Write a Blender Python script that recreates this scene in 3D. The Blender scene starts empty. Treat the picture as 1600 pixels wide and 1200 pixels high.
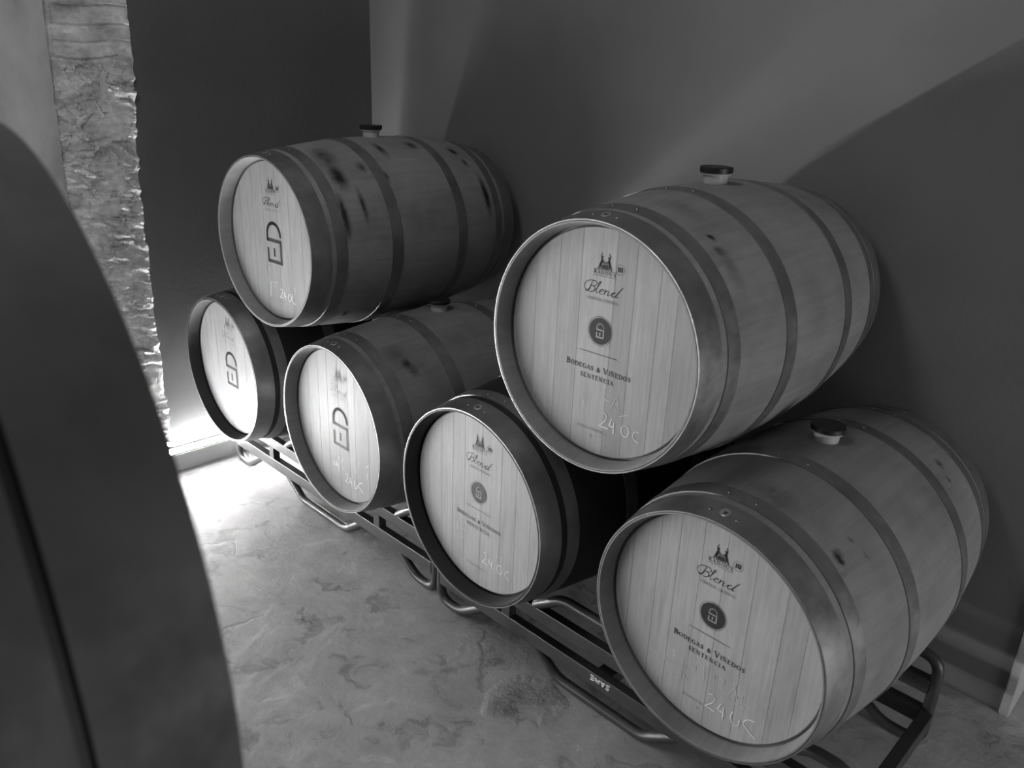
import bpy, bmesh, math, random
from mathutils import Vector, Matrix, noise

C = bpy.context.scene.collection
SC = bpy.context.scene
PI = math.pi

# ------------------------------------------------------------------ camera
CAM = Vector((2.3917, -1.6566, 1.6986))
YAW, PITCH, ROLL, FPX = 0.7700, -0.3669, 0.0391, 1264.7
fwd = Vector((-math.sin(YAW) * math.cos(PITCH), math.cos(YAW) * math.cos(PITCH), math.sin(PITCH)))
r0 = Vector((math.cos(YAW), math.sin(YAW), 0))
u0 = r0.cross(fwd)
cr = math.cos(ROLL) * r0 + math.sin(ROLL) * u0
cu = -math.sin(ROLL) * r0 + math.cos(ROLL) * u0
cd = bpy.data.cameras.new('camera')
cam = bpy.data.objects.new('camera', cd)
C.objects.link(cam)
cam.matrix_world = Matrix(((cr.x, cu.x, -fwd.x, CAM.x), (cr.y, cu.y, -fwd.y, CAM.y), (cr.z, cu.z, -fwd.z, CAM.z), (0, 0, 0, 1)))
cd.sensor_fit = 'HORIZONTAL'
cd.sensor_width = 36
cd.lens = FPX * 36 / 1600
cd.clip_start = 0.02
cd.dof.use_dof = True
cd.dof.focus_distance = 3.0
cd.dof.aperture_fstop = 7.0
SC.camera = cam

# ------------------------------------------------------------------ world light, exposure
W = bpy.data.worlds.new('world')
SC.world = W
W.use_nodes = True
bg = W.node_tree.nodes['Background']
bg.inputs[0].default_value = (1, 1, 1, 1)
bg.inputs[1].default_value = 0.12
SC.view_settings.view_transform = 'Standard'
SC.view_settings.look = 'None'
SC.view_settings.exposure = 0.0
SC.view_settings.gamma = 1.0
SC.view_settings.use_curve_mapping = False
STRIP_POWER = 410            # radiance of the lit strip at the foot of the wall

# unseen low fill light, added at the right to lift the barrel sides
ld = bpy.data.lights.new('right_fill', 'AREA')
ld.shape = 'RECTANGLE'
ld.size, ld.size_y = 0.9, 0.9
ld.energy = 25
lo = bpy.data.objects.new('right_fill', ld)
C.objects.link(lo)
lo.location = (4.5, 0.05, 0.58)
lo.rotation_euler = (Vector((0.9, 0.0, 0.9)) - Vector(lo.location)).to_track_quat('-Z', 'Y').to_euler()

# unseen soft fill light, added above the aisle for walls and barrel tops
ll = bpy.data.lights.new('aisle_fill', 'AREA')
ll.shape = 'RECTANGLE'
ll.size, ll.size_y = 0.5, 1.2
ll.energy = 15.0
la = bpy.data.objects.new('aisle_fill', ll)
C.objects.link(la)
la.location = (1.0, -1.7, 3.1)
la.rotation_euler = (Vector((0.6, -0.3, 0.9)) - Vector(la.location)).to_track_quat('-Z', 'Y').to_euler()

# ------------------------------------------------------------------ helpers
def link(o, parent=None):
    C.objects.link(o)
    if parent is not None:
        o.parent = parent
    return o

def obj(name, bm, mat, parent=None, smooth=True, angle=40):
    me = bpy.data.meshes.new(name)
    bm.normal_update()
    bm.to_mesh(me)
    bm.free()
    if mat is not None:
        for m in (mat if isinstance(mat, (list, tuple)) else [mat]):
            me.materials.append(m)
    if smooth:
        me.shade_smooth()
        me.set_sharp_from_angle(angle=math.radians(angle))
    return link(bpy.data.objects.new(name, me), parent)

def empty(name, loc, rz=0.0):
    o = bpy.data.objects.new(name, None)
    o.empty_display_size = 0.1
    o.location = loc
    o.rotation_euler = (0, 0, rz)
    return link(o)

def tag(o, label=None, cat=None, group=None, kind=None):
    for k, v in (('label', label), ('category', cat), ('group', group), ('kind', kind)):
        if v:
            o[k] = v
    return o

def box(bm, x0, x1, y0, y1, z0, z1, bevel=0.0):
    b = bmesh.new()
    vs = [b.verts.new((x, y, z)) for x in (x0, x1) for y in (y0, y1) for z in (z0, z1)]
    for f in ((0, 1, 3, 2), (4, 6, 7, 5), (0, 4, 5, 1), (2, 3, 7, 6), (0, 2, 6, 4), (1, 5, 7, 3)):
        b.faces.new([vs[i] for i in f])
    if bevel:
        bmesh.ops.bevel(b, geom=b.edges[:], offset=bevel, segments=2, profile=0.5, affect='EDGES')
    me = bpy.data.meshes.new('tmp')
    b.to_mesh(me)
    b.free()
    bm.from_mesh(me)
    bpy.data.meshes.remove(me)

def tube(bm, pts, r, seg=14, caps=True):
    """a round bar swept along a polyline with mitred corners"""
    pts = [Vector(p) for p in pts]
    rings = []
    n = len(pts)
    ref = None
    for i, p in enumerate(pts):
        a = (pts[i] - pts[i - 1]).normalized() if i else (pts[1] - pts[0]).normalized()
        b = (pts[i + 1] - pts[i]).normalized() if i < n - 1 else a
        t = (a + b).normalized()
        if ref is None:
            ref = Vector((0, 1, 0)) if abs(t.y) < 0.9 else Vector((1, 0, 0))
        e1 = t.cross(ref).normalized()
        e2 = t.cross(e1).normalized()
        cosh = max(0.5, a.dot(t))
        # stretch in the bend plane
        bend = (b - a)
        ring = []
        for k in range(seg):
            an = 2 * PI * k / seg
            o = e1 * math.cos(an) + e2 * math.sin(an)
            if bend.length > 1e-6:
                bn = bend.normalized()
                o = o + bn * (o.dot(bn)) * (1 / cosh - 1)
            ring.append(bm.verts.new(p + o * r))
        rings.append(ring)
    for i in range(n - 1):
        for k in range(seg):
            bm.faces.new((rings[i][k], rings[i][(k + 1) % seg], rings[i + 1][(k + 1) % seg], rings[i + 1][k]))
    if caps:
        bm.faces.new(rings[0][::-1])
        bm.faces.new(rings[-1])

def fillet(pts, rad, n=6):
    """round the inner corners of a polyline"""
    pts = [Vector(p) for p in pts]
    out = [pts[0]]
    for i in range(1, len(pts) - 1):
        a, p, b = pts[i - 1], pts[i], pts[i + 1]
        r = rad[i - 1] if isinstance(rad, (list, tuple)) else rad
        da, db = (a - p), (b - p)
        r = min(r, da.length * 0.49, db.length * 0.49)
        s, e = p + da.normalized() * r, p + db.normalized() * r
        for k in range(n + 1):
            t = k / n
            out.append(s * (1 - t) ** 2 + p * 2 * t * (1 - t) + e * t * t)
    out.append(pts[-1])
    return out

def lathe_y(bm, prof, seg=96, cz=0.0, closed=False):
    """revolve (radius, y) pairs about the barrel axis (parallel to y, through z = cz)"""
    rings = []
    for (r, y) in prof:
        rings.append([bm.verts.new((r * math.sin(2 * PI * k / seg), y, cz + r * math.cos(2 * PI * k / seg))) for k in range(seg)])
    m = len(rings)
    for i in range(m if closed else m - 1):
        a, b = rings[i], rings[(i + 1) % m]
        for k in range(seg):
            bm.faces.new((a[k], a[(k + 1) % seg], b[(k + 1) % seg], b[k]))
    return rings

# ------------------------------------------------------------------ materials (the photograph is black and white)
def mat(name, rough=0.6, metal=0.0):
    m = bpy.data.materials.new(name)
    m.use_nodes = True
    nt = m.node_tree
    p = nt.nodes['Principled BSDF']
    p.inputs['Roughness'].default_value = rough
    p.inputs['Metallic'].default_value = metal
    return m, nt, p

def N(nt, kind, **kw):
    n = nt.nodes.new(kind)
    for k, v in kw.items():
        if k in n.inputs:
            n.inputs[k].default_value = v
        else:
            setattr(n, k, v)
    return n

def grey(v):
    return (v, v, v, 1)

def ramp(nt, src, stops):
    r = nt.nodes.new('ShaderNodeValToRGB')
    e = r.color_ramp.elements
    while len(e) < len(stops):
        e.new(0.5)
    for k, (p, v) in enumerate(stops):
        e[k].position = p
        e[k].color = grey(v)
    nt.links.new(src, r.inputs[0])
    return r.outputs[0]

def math_n(nt, op, a, b=None, c=None):
    n = nt.nodes.new('ShaderNodeMath')
    n.operation = op
    for i, v in enumerate((a, b, c)):
        if v is None:
            continue
        if isinstance(v, (int, float)):
            n.inputs[i].default_value = v
        else:
            nt.links.new(v, n.inputs[i])
    return n.outputs[0]

def obj_coord(nt, scale=(1, 1, 1), loc=(0, 0, 0)):
    tc = nt.nodes.new('ShaderNodeTexCoord')
    mp = nt.nodes.new('ShaderNodeMapping')
    mp.inputs['Scale'].default_value = scale
    mp.inputs['Location'].default_value = loc
    nt.links.new(tc.outputs['Object'], mp.inputs[0])
    return mp.outputs[0]

def noise_n(nt, vec, scale, detail=4, rough=0.55):
    n = nt.nodes.new('ShaderNodeTexNoise')
    n.inputs['Scale'].default_value = scale
    n.inputs['Detail'].default_value = detail
    n.inputs['Roughness'].default_value = rough
    nt.links.new(vec, n.inputs['Vector'])
    return n.outputs[0]

def bump(nt, p, h, strength, dist):
    b = nt.nodes.new('ShaderNodeBump')
    b.inputs['Strength'].default_value = strength
    b.inputs['Distance'].default_value = dist
    nt.links.new(h, b.inputs['Height'])
    nt.links.new(b.outputs[0], p.inputs['Normal'])

RB, RH, LEN, DH, RI = 0.3349, 0.287, 0.9443, 0.0455, 0.2665
HALF = LEN / 2

def stave_mat(name, base, seed, stain_dark=0.012):
    m, nt, p = mat(name, 0.62)
    tc = N(nt, 'ShaderNodeTexCoord')
    sx = N(nt, 'ShaderNodeSeparateXYZ')
    nt.links.new(tc.outputs['Object'], sx.inputs[0])
    zc = math_n(nt, 'SUBTRACT', sx.outputs[2], RB)
    ang = math_n(nt, 'ARCTAN2', sx.outputs[0], zc)
    u = math_n(nt, 'MULTIPLY', math_n(nt, 'ADD', ang, 3.3), 29 / (2 * PI))
    ci = N(nt, 'ShaderNodeCombineXYZ')
    nt.links.new(math_n(nt, 'FLOOR', u), ci.inputs[0])
    ci.inputs[1].default_value = seed
    wn = N(nt, 'ShaderNodeTexWhiteNoise')
    wn.noise_dimensions = '3D'
    nt.links.new(ci.outputs[0], wn.inputs['Vector'])
    plank = math_n(nt, 'MULTIPLY_ADD', wn.outputs['Value'], 0.10, 0.95)
    fr = math_n(nt, 'FRACT', u)
    edge = math_n(nt, 'MINIMUM', fr, math_n(nt, 'SUBTRACT', 1.0, fr))
    joint = ramp(nt, edge, [(0.0, 0.86), (0.02, 1.0)])
    big = noise_n(nt, obj_coord(nt, (1, 1, 1), (seed * 3.1, 0, 0)), 5.5, 5, 0.6)
    blotch = ramp(nt, big, [(0.25, 0.72), (0.5, 1.0), (0.75, 1.16)])
    grain = noise_n(nt, obj_coord(nt, (60, 4, 60), (0, seed, 0)), 1.0, 4, 0.6)
    gr = ramp(nt, grain, [(0.3, 0.9), (0.7, 1.08)])
    at = N(nt, 'ShaderNodeAttribute')
    at.attribute_name = 'stain'
    fine = noise_n(nt, obj_coord(nt, (1, 1, 1), (0, 0, seed)), 38, 5, 0.65)
    st = math_n(nt, 'MULTIPLY', at.outputs['Fac'], math_n(nt, 'MULTIPLY_ADD', fine, 1.3, 0.35))
    stm = ramp(nt, st, [(0.1, 0.0), (0.75, 1.0)])
    v = math_n(nt, 'MULTIPLY', math_n(nt, 'MULTIPLY', plank, joint), math_n(nt, 'MULTIPLY', blotch, gr))
    v = math_n(nt, 'MULTIPLY', v, base)
    mx = N(nt, 'ShaderNodeMix')
    mx.data_type = 'FLOAT'
    nt.links.new(stm, mx.inputs[0])
    nt.links.new(v, mx.inputs[2])
    mx.inputs[3].default_value = stain_dark
    nt.links.new(mx.outputs[0], p.inputs['Base Color'])
    bump(nt, p, grain, 0.12, 0.002)
    return m

def head_mat(name, base, seed):
    m, nt, p = mat(name, 0.55)
    at = N(nt, 'ShaderNodeAttribute')
    at.attribute_name = 'plank'
    grain = noise_n(nt, obj_coord(nt, (120, 30, 5), (seed, 0, seed * 2.0)), 1.0, 5, 0.62)
    gr = ramp(nt, grain, [(0.3, 0.86), (0.7, 1.08)])
    fl = noise_n(nt, obj_coord(nt, (26, 10, 7), (0, 0, seed * 5.0)), 1.0, 5, 0.7)
    fle = ramp(nt, fl, [(0.28, 0.84), (0.5, 1.0), (0.72, 1.1)])
    v = math_n(nt, 'MULTIPLY', math_n(nt, 'MULTIPLY', gr, fle), math_n(nt, 'MULTIPLY', at.outputs['Fac'], base))
    nt.links.new(v, p.inputs['Base Color'])
    bump(nt, p, grain, 0.1, 0.001)
    return m

def metal_mat(name, v, rough, metal=1.0, seed=0.0, var=0.25):
    m, nt, p = mat(name, rough, metal)
    n = noise_n(nt, obj_coord(nt, (1, 1, 1), (seed, seed, 0)), 9.0, 6, 0.65)
    nt.links.new(ramp(nt, n, [(0.3, v * (1 - var)), (0.7, v * (1 + var))]), p.inputs['Base Color'])
    n2 = noise_n(nt, obj_coord(nt, (1, 1, 1), (0, seed, seed)), 25.0, 4, 0.6)
    nt.links.new(ramp(nt, n2, [(0.3, rough * 0.8), (0.7, min(1, rough * 1.25))]), p.inputs['Roughness'])
    return m

def plain(name, v, rough=0.6, metal=0.0, nscale=30.0, var=0.1):
    m, nt, p = mat(name, rough, metal)
    n = noise_n(nt, obj_coord(nt), nscale, 3, 0.5)
    nt.links.new(ramp(nt, n, [(0.3, v * (1 - var)), (0.7, min(1, v * (1 + var)))]), p.inputs['Base Color'])
    return m

M_HOOP = metal_mat('galvanised_hoop', 0.27, 0.42, 0.75)
M_HOOP_SHADE = metal_mat('shaded_hoop', 0.095, 0.7, 0.2, 7.0)  # hoop colour darkened to stand in for shade on the foreground barrel
M_RACK = metal_mat('black_rack_paint', 0.045, 0.36, 0.0, 3.0, 0.3)
M_RIVET = metal_mat('rivet_steel', 0.30, 0.4, 1.0)
M_BUNG = plain('bung_silicone', 0.45, 0.5)
M_CAP = plain('bung_black_rubber', 0.008, 0.45)
M_INK = plain('printed_ink', 0.018, 0.7, nscale=160, var=0.35)
M_INK_FADE = plain('worn_ink', 0.09, 0.7, nscale=220, var=0.6)
M_INK_PALE = plain('pale_ink', 0.16, 0.7, nscale=240, var=0.45)
M_LIGHT_LOGO = plain('bare_wood_in_roundel', 0.40, 0.6)
M_CHALK = plain('chalk', 0.95, 0.9, nscale=300, var=0.1)
M_CHALK_DIM = plain('rubbed_chalk', 0.58, 0.9, nscale=300, var=0.15)
M_WHITE_LETTER = plain('white_letter', 0.8, 0.6)

# ------------------------------------------------------------------ the setting
XW = -0.905            # the dark end wall on the left
YB = 0.725             # the wall behind the barrels
ZT = 3.0

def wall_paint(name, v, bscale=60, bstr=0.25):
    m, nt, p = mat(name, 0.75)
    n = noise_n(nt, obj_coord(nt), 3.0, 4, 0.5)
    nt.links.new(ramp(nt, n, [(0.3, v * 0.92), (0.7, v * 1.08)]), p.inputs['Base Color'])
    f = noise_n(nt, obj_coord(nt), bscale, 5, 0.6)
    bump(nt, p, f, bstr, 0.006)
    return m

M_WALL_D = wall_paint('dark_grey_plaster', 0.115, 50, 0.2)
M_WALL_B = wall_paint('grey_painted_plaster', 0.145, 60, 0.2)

# concrete floor
def floor_mat():
    m, nt, p = mat('worn_concrete', 0.55)
    oc = obj_coord(nt)
    a = noise_n(nt, oc, 3.2, 8, 0.62)
    b = noise_n(nt, oc, 14.0, 6, 0.65)
    warp = N(nt, 'ShaderNodeVectorMath')
    warp.operation = 'MULTIPLY_ADD'
    nz = nt.nodes.new('ShaderNodeTexNoise')
    nz.inputs['Scale'].default_value = 6.0
    nz.inputs['Detail'].default_value = 5
    nt.links.new(oc, nz.inputs['Vector'])
    nt.links.new(nz.outputs['Color'], warp.inputs[0])
    warp.inputs[1].default_value = (0.35, 0.35, 0.0)
    nt.links.new(oc, warp.inputs[2])
    pt = noise_n(nt, warp.outputs[0], 7.0, 9, 0.68)
    patch = ramp(nt, pt, [(0.36, 0.62), (0.41, 0.80), (0.45, 1.0), (0.60, 1.06), (0.64, 1.25)])
    vor = N(nt, 'ShaderNodeTexVoronoi')
    vor.feature = 'DISTANCE_TO_EDGE'
    vor.inputs['Scale'].default_value = 1.3
    nt.links.new(warp.outputs[0], vor.inputs['Vector'])
    brk = noise_n(nt, oc, 2.2, 3, 0.5)
    cr_ = math_n(nt, 'ADD', vor.outputs['Distance'], math_n(nt, 'MULTIPLY', ramp(nt, brk, [(0.48, 0.0), (0.56, 1.0)]), 0.2))
    crack = ramp(nt, cr_, [(0.0, 0.62), (0.012, 1.0)])
    # broken-out patch of the screed beside the second rack
    dd = N(nt, 'ShaderNodeVectorMath')
    dd.operation = 'DISTANCE'
    nt.links.new(warp.outputs[0], dd.inputs[0])
    dd.inputs[1].default_value = (1.13 + 0.175, -0.29 + 0.175, 0)
    pit = ramp(nt, dd.outputs['Value'], [(0.03, 1.0), (0.095, 0.0)])
    grit = noise_n(nt, oc, 75.0, 4, 0.7)
    v = math_n(nt, 'MULTIPLY', patch, crack)
    v = math_n(nt, 'MULTIPLY', v, ramp(nt, a, [(0.3, 0.82), (0.7, 1.14)]))
    v = math_n(nt, 'MULTIPLY', v, ramp(nt, b, [(0.3, 0.9), (0.7, 1.1)]))
    v = math_n(nt, 'MULTIPLY', v, math_n(nt, 'SUBTRACT', 1.0, math_n(nt, 'MULTIPLY', pit, math_n(nt, 'MULTIPLY', grit, 0.7))))
    v = math_n(nt, 'MULTIPLY', v, 0.47)
    nt.links.new(v, p.inputs['Base Color'])
    h = math_n(nt, 'ADD', math_n(nt, 'MULTIPLY', b, 0.5), math_n(nt, 'MULTIPLY', pt, 0.8))
    h = math_n(nt, 'ADD', h, math_n(nt, 'MULTIPLY', crack, 0.35))
    h = math_n(nt, 'ADD', h, math_n(nt, 'MULTIPLY', math_n(nt, 'MULTIPLY', pit, grit), 4.0))
    bump(nt, p, h, 0.55, 0.012)
    return m

bm = bmesh.new()
box(bm, -2.2, 6.5, -6.0, 1.95, -0.12, 0.0)
tag(obj('floor', bm, floor_mat(), smooth=False), kind='structure')

bm = bmesh.new()
box(bm, XW - 0.2, 2.125, YB, YB + 0.25, 0.0, ZT)
tag(obj('wall_back', bm, M_WALL_B, smooth=False), kind='structure')

# the pale end of that wall, and the dark recess past it
bm = bmesh.new()
box(bm, 2.125, 2.152, YB - 0.012, YB + 0.25, 0.0, ZT, 0.004)
tag(obj('trim_3', bm, plain('pale_wall_end', 0.42, 0.7, nscale=20), smooth=False), kind='structure')
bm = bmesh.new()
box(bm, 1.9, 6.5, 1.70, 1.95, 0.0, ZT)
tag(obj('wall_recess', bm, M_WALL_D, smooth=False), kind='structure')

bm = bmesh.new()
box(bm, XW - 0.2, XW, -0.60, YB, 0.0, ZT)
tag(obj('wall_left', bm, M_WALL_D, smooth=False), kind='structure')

# low plaster skirting that carries the light strip
bm = bmesh.new()
box(bm, XW, -0.868, -4.6, YB, 0.0, 0.082, 0.004)
tag(obj('baseboard_left', bm, wall_paint('skirting_plaster', 0.62, 45, 0.5), smooth=False), kind='structure')

# broken stone and brick pier where the old wall ends
def stone_mat():
    m, nt, p = mat('rough_stone', 0.85)
    oc = obj_coord(nt, (1, 1.0, 1.8))
    a = noise_n(nt, oc, 7.0, 7, 0.65)
    b = noise_n(nt, oc, 40.0, 6, 0.7)
    v = math_n(nt, 'MULTIPLY', ramp(nt, a, [(0.32, 0.5), (0.48, 0.85), (0.6, 1.1), (0.7, 1.4)]), ramp(nt, b, [(0.3, 0.8), (0.7, 1.2)]))
    v = math_n(nt, 'MULTIPLY', v, 0.72)
    nt.links.new(v, p.inputs['Base Color'])
    bump(nt, p, b, 0.5, 0.006)
    return m

def stone_height(y, z):
    """relief of the pier face: smooth coursed brick at the top, chipped rubble below"""
    p = Vector((0.0, y * 1.0, z * 1.0))
    rough = noise.fractal(Vector((1.3, y * 9, z * 15)), 0.9, 2.1, 5)
    chip = noise.ridged_multi_fractal(Vector((4.2, y * 11 + z * 3, z * 20 - y * 4)), 0.9, 2.2, 4, 1.0, 2.0)
    big = noise.noise(Vector((7.7, y * 5, z * 6)))
    k = min(1.0, max(0.0, (1.72 - z) / 0.1))
    flat = min(1.0, max(0.0, (noise.noise(Vector((2.2, y * 6, z * 8))) - 0.15) * 5))
    kk = k * (1 - 0.85 * flat)
    # split facets: every cell of the rubble has its own step and tilt
    def facets(sy, sz, off, step, tilt):
        wy = y + 0.012 * noise.noise(Vector((off, y * 22, z * 22)))
        wz = z + 0.012 * noise.noise(Vector((off + 4, y * 22, z * 22))) + 0.25 * y
        q = Vector((off, wy * sy, wz * sz))
        ds, ps = noise.voronoi(q)
        c = noise.cell_vector(ps[0] * 7.31)
        return step * (c.x - 0.5) + tilt * ((c.y - 0.5) * (q.y - ps[0].y) + (c.z - 0.3) * (q.z - ps[0].z))
    fac = facets(11, 24, 1.7, 0.010, 0.022) + facets(26, 58, 3.9, 0.006, 0.012)
    h = 0.008 * big + kk * (0.009 * rough + 0.005 * (chip - 1.0) + 1.7 * fac) + (1 - kk) * (0.002 * rough + 0.15 * fac)
    # courses of brick
    for zj in (1.69, 1.745, 1.80, 1.862, 1.93, 1.995):
        d = abs(z + 0.006 * math.sin(y * 20) - zj)
        if z > 1.66 and d < 0.009:
            h -= 0.010 * (1 - d / 0.009)
    for zj in (1.40, 1.17, 0.93, 0.70, 0.50, 0.31):
        d = abs(z + 0.02 * noise.noise(Vector((0, y * 8, zj * 9))) - zj)
        if d < 0.012:
            h -= 0.014 * (1 - d / 0.012)
    # fissure against the smooth plaster
    lim = -0.655 + 0.04 * min(1.0, max(0.0, (z - 1.5) / 0.35))
    if y < lim:
        h -= 0.035 * min(1.0, (lim - y) / 0.008)
    return h

def edge_y(z):
    base = -0.392 if z < 1.2 else -0.392 + 0.036 * min(1.0, (z - 1.2) / 0.55)
    return base + 0.010 * noise.noise(Vector((3.3, 0.0, z * 9))) + 0.005 * noise.noise(Vector((5.1, 0.0, z * 34)))

bm = bmesh.new()
ny, nz = 90, 620
grid = []
for j in range(nz + 1):
    z = 0.118 + (2.9 - 0.118) * j / nz
    e = edge_y(z)
    row = []
    for i in range(ny + 1):
        y = -0.69 + (e + 0.69) * i / ny
        x = -0.891 + stone_height(y, z)
        tt = i / ny
        if tt > 0.93:
            x -= 0.005 * ((tt - 0.93) / 0.07) ** 2
        row.append(bm.verts.new((max(x, XW + 0.004), y, z)))
    row.append(bm.verts.new((XW - 0.03, e + 0.002, z)))
    row.insert(0, bm.verts.new((XW - 0.03, -0.69, z)))
    grid.append(row)
for j in range(nz):
    for i in range(len(grid[0]) - 1):
        bm.faces.new((grid[j][i], grid[j][i + 1], grid[j + 1][i + 1], grid[j + 1][i]))
bm.faces.new(grid[0][::-1])
bm.faces.new(grid[-1])
tag(obj('trim_1', bm, stone_mat(), smooth=True, angle=30), kind='structure')

# smooth pale plaster beyond the fissure
def pale_mat():
    m, nt, p = mat('pale_plaster', 0.8)
    a = noise_n(nt, obj_coord(nt, (1, 1, 0.7)), 6.0, 5, 0.6)
    nt.links.new(ramp(nt, a, [(0.3, 0.34), (0.5, 0.50), (0.7, 0.58)]), p.inputs['Base Color'])
    bump(nt, p, noise_n(nt, obj_coord(nt), 30, 5, 0.6), 0.2, 0.006)
    return m
bm = bmesh.new()
nz, ny = 150, 40
rows = []
for j in range(nz + 1):
    z = 0.118 + (2.9 - 0.118) * j / nz
    e = -0.658 + 0.014 * min(1, max(0, (z - 1.3) / 0.55)) + 0.004 * noise.noise(Vector((9, 0, z * 14)))
    row = [bm.verts.new((XW - 0.03, -4.6, z))]
    for i in range(ny + 1):
        t = (i / ny) ** 0.5
        y = -4.6 + (e + 4.6) * t
        x = -0.872 + 0.006 * noise.noise(Vector((2, y * 4, z * 4)))
        if y > e - 0.012:
            x -= 0.008
        row.append(bm.verts.new((x, y, z)))
    row.append(bm.verts.new((XW - 0.03, e, z)))
    rows.append(row)
for j in range(nz):
    for i in range(len(rows[0]) - 1):
        bm.faces.new((rows[j][i], rows[j][i + 1], rows[j + 1][i + 1], rows[j + 1][i]))
bm.faces.new(rows[0][::-1])
bm.faces.new(rows[-1])
tag(obj('trim_2', bm, pale_mat(), smooth=True, angle=30), kind='structure')

# ------------------------------------------------------------------ the light strip on the skirting
def glow_mat():
    m = bpy.data.materials.new('lit_strip')
    m.use_nodes = True
    nt = m.node_tree
    nt.nodes.remove(nt.nodes['Principled BSDF'])
    e = nt.nodes.new('ShaderNodeEmission')
    e.inputs[0].default_value = (1, 1, 1, 1)
    e.inputs[1].default_value = STRIP_POWER
    nt.links.new(e.outputs[0], nt.nodes['Material Output'].inputs[0])
    return m
strip = empty('light_strip', (-0.8815, -1.90, 0.082))
tag(strip, 'glowing white light strip along the foot of the dark end wall', 'light strip')
bm = bmesh.new()
box(bm, -0.013, 0.010, -2.60, 2.61, 0.0, 0.006)
box(bm, -0.013, -0.0085, -2.60, 2.61, 0.006, 0.0218)  # back lip, added to keep the strip's direct light off the wall
obj('strip_channel', bm, plain('strip_channel_metal', 0.5, 0.4, 0.8), strip, smooth=False)
bm = bmesh.new()
prof = [(-0.0082, 0.0062), (0.0098, 0.0062), (0.0098, 0.0080), (-0.0030, 0.0224), (-0.0082, 0.0224)]
ends = [[bm.verts.new((x, y, z)) for x, z in prof] for y in (-2.598, 2.608)]
for k in range(5):
    bm.faces.new((ends[0][k], ends[0][(k + 1) % 5], ends[1][(k + 1) % 5], ends[1][k]))
bm.faces.new(ends[0][::-1])
bm.faces.new(ends[1])
obj('strip_diffuser', bm, glow_mat(), strip, smooth=False)['label'] = 'glowing diffuser'

# ------------------------------------------------------------------ lettering on the barrel heads
def arc(cx, cy, rx, ry, a0, a1, n=14):
    return [(cx + rx * math.cos(math.radians(a0 + (a1 - a0) * k / n)), cy + ry * math.sin(math.radians(a0 + (a1 - a0) * k / n))) for k in range(n + 1)]

def smooth_pts(pts, n=6):
    out = []
    P = [pts[0]] + list(pts) + [pts[-1]]
    for i in range(1, len(P) - 2):
        p0, p1, p2, p3 = P[i - 1], P[i], P[i + 1], P[i + 2]
        for k in range(n):
            t = k / n
            out.append(tuple(0.5 * ((2 * p1[j]) + (-p0[j] + p2[j]) * t + (2 * p0[j] - 5 * p1[j] + 4 * p2[j] - p3[j]) * t * t + (-p0[j] + 3 * p1[j] - 3 * p2[j] + p3[j]) * t ** 3) for j in (0, 1)))
    out.append(tuple(pts[-1]))
    return out

class Ink:
    """flat printed or chalked marks on the plane of a head: x to the right, z up"""
    def __init__(self, y):
        self.bm = bmesh.new()
        self.y = y

    def v(self, x, z):
        return self.bm.verts.new((x, self.y, z))

    def poly(self, pts):
        self.bm.faces.new([self.v(*p) for p in pts])

    def stroke(self, pts, w, join=True, square=False):
        n = len(pts)
        ws = w if isinstance(w, (list, tuple)) else [w] * n
        for i in range(n - 1):
            (ax, az), (bx, bz) = pts[i], pts[i + 1]
            L = math.hypot(bx - ax, bz - az)
            if L < 1e-9:
                continue
            dx, dz = (bx - ax) / L, (bz - az) / L
            w0, w1 = ws[i] / 2, ws[i + 1] / 2
            if square:
                ax, az, bx, bz = ax - dx * w0, az - dz * w0, bx + dx * w1, bz + dz * w1
            self.poly([(ax + dz * w0, az - dx * w0), (bx + dz * w1, bz - dx * w1), (bx - dz * w1, bz + dx * w1), (ax - dz * w0, az + dx * w0)])
        if join and not square:
            for i in range(n):
                r = ws[i] / 2
                self.poly([(pts[i][0] + r * math.cos(k * PI / 4), pts[i][1] + r * math.sin(k * PI / 4)) for k in range(8)])

    def disc(self, cx, cz, r, n=40):
        self.poly([(cx + r * math.cos(2 * PI * k / n), cz + r * math.sin(2 * PI * k / n)) for k in range(n)])

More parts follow.
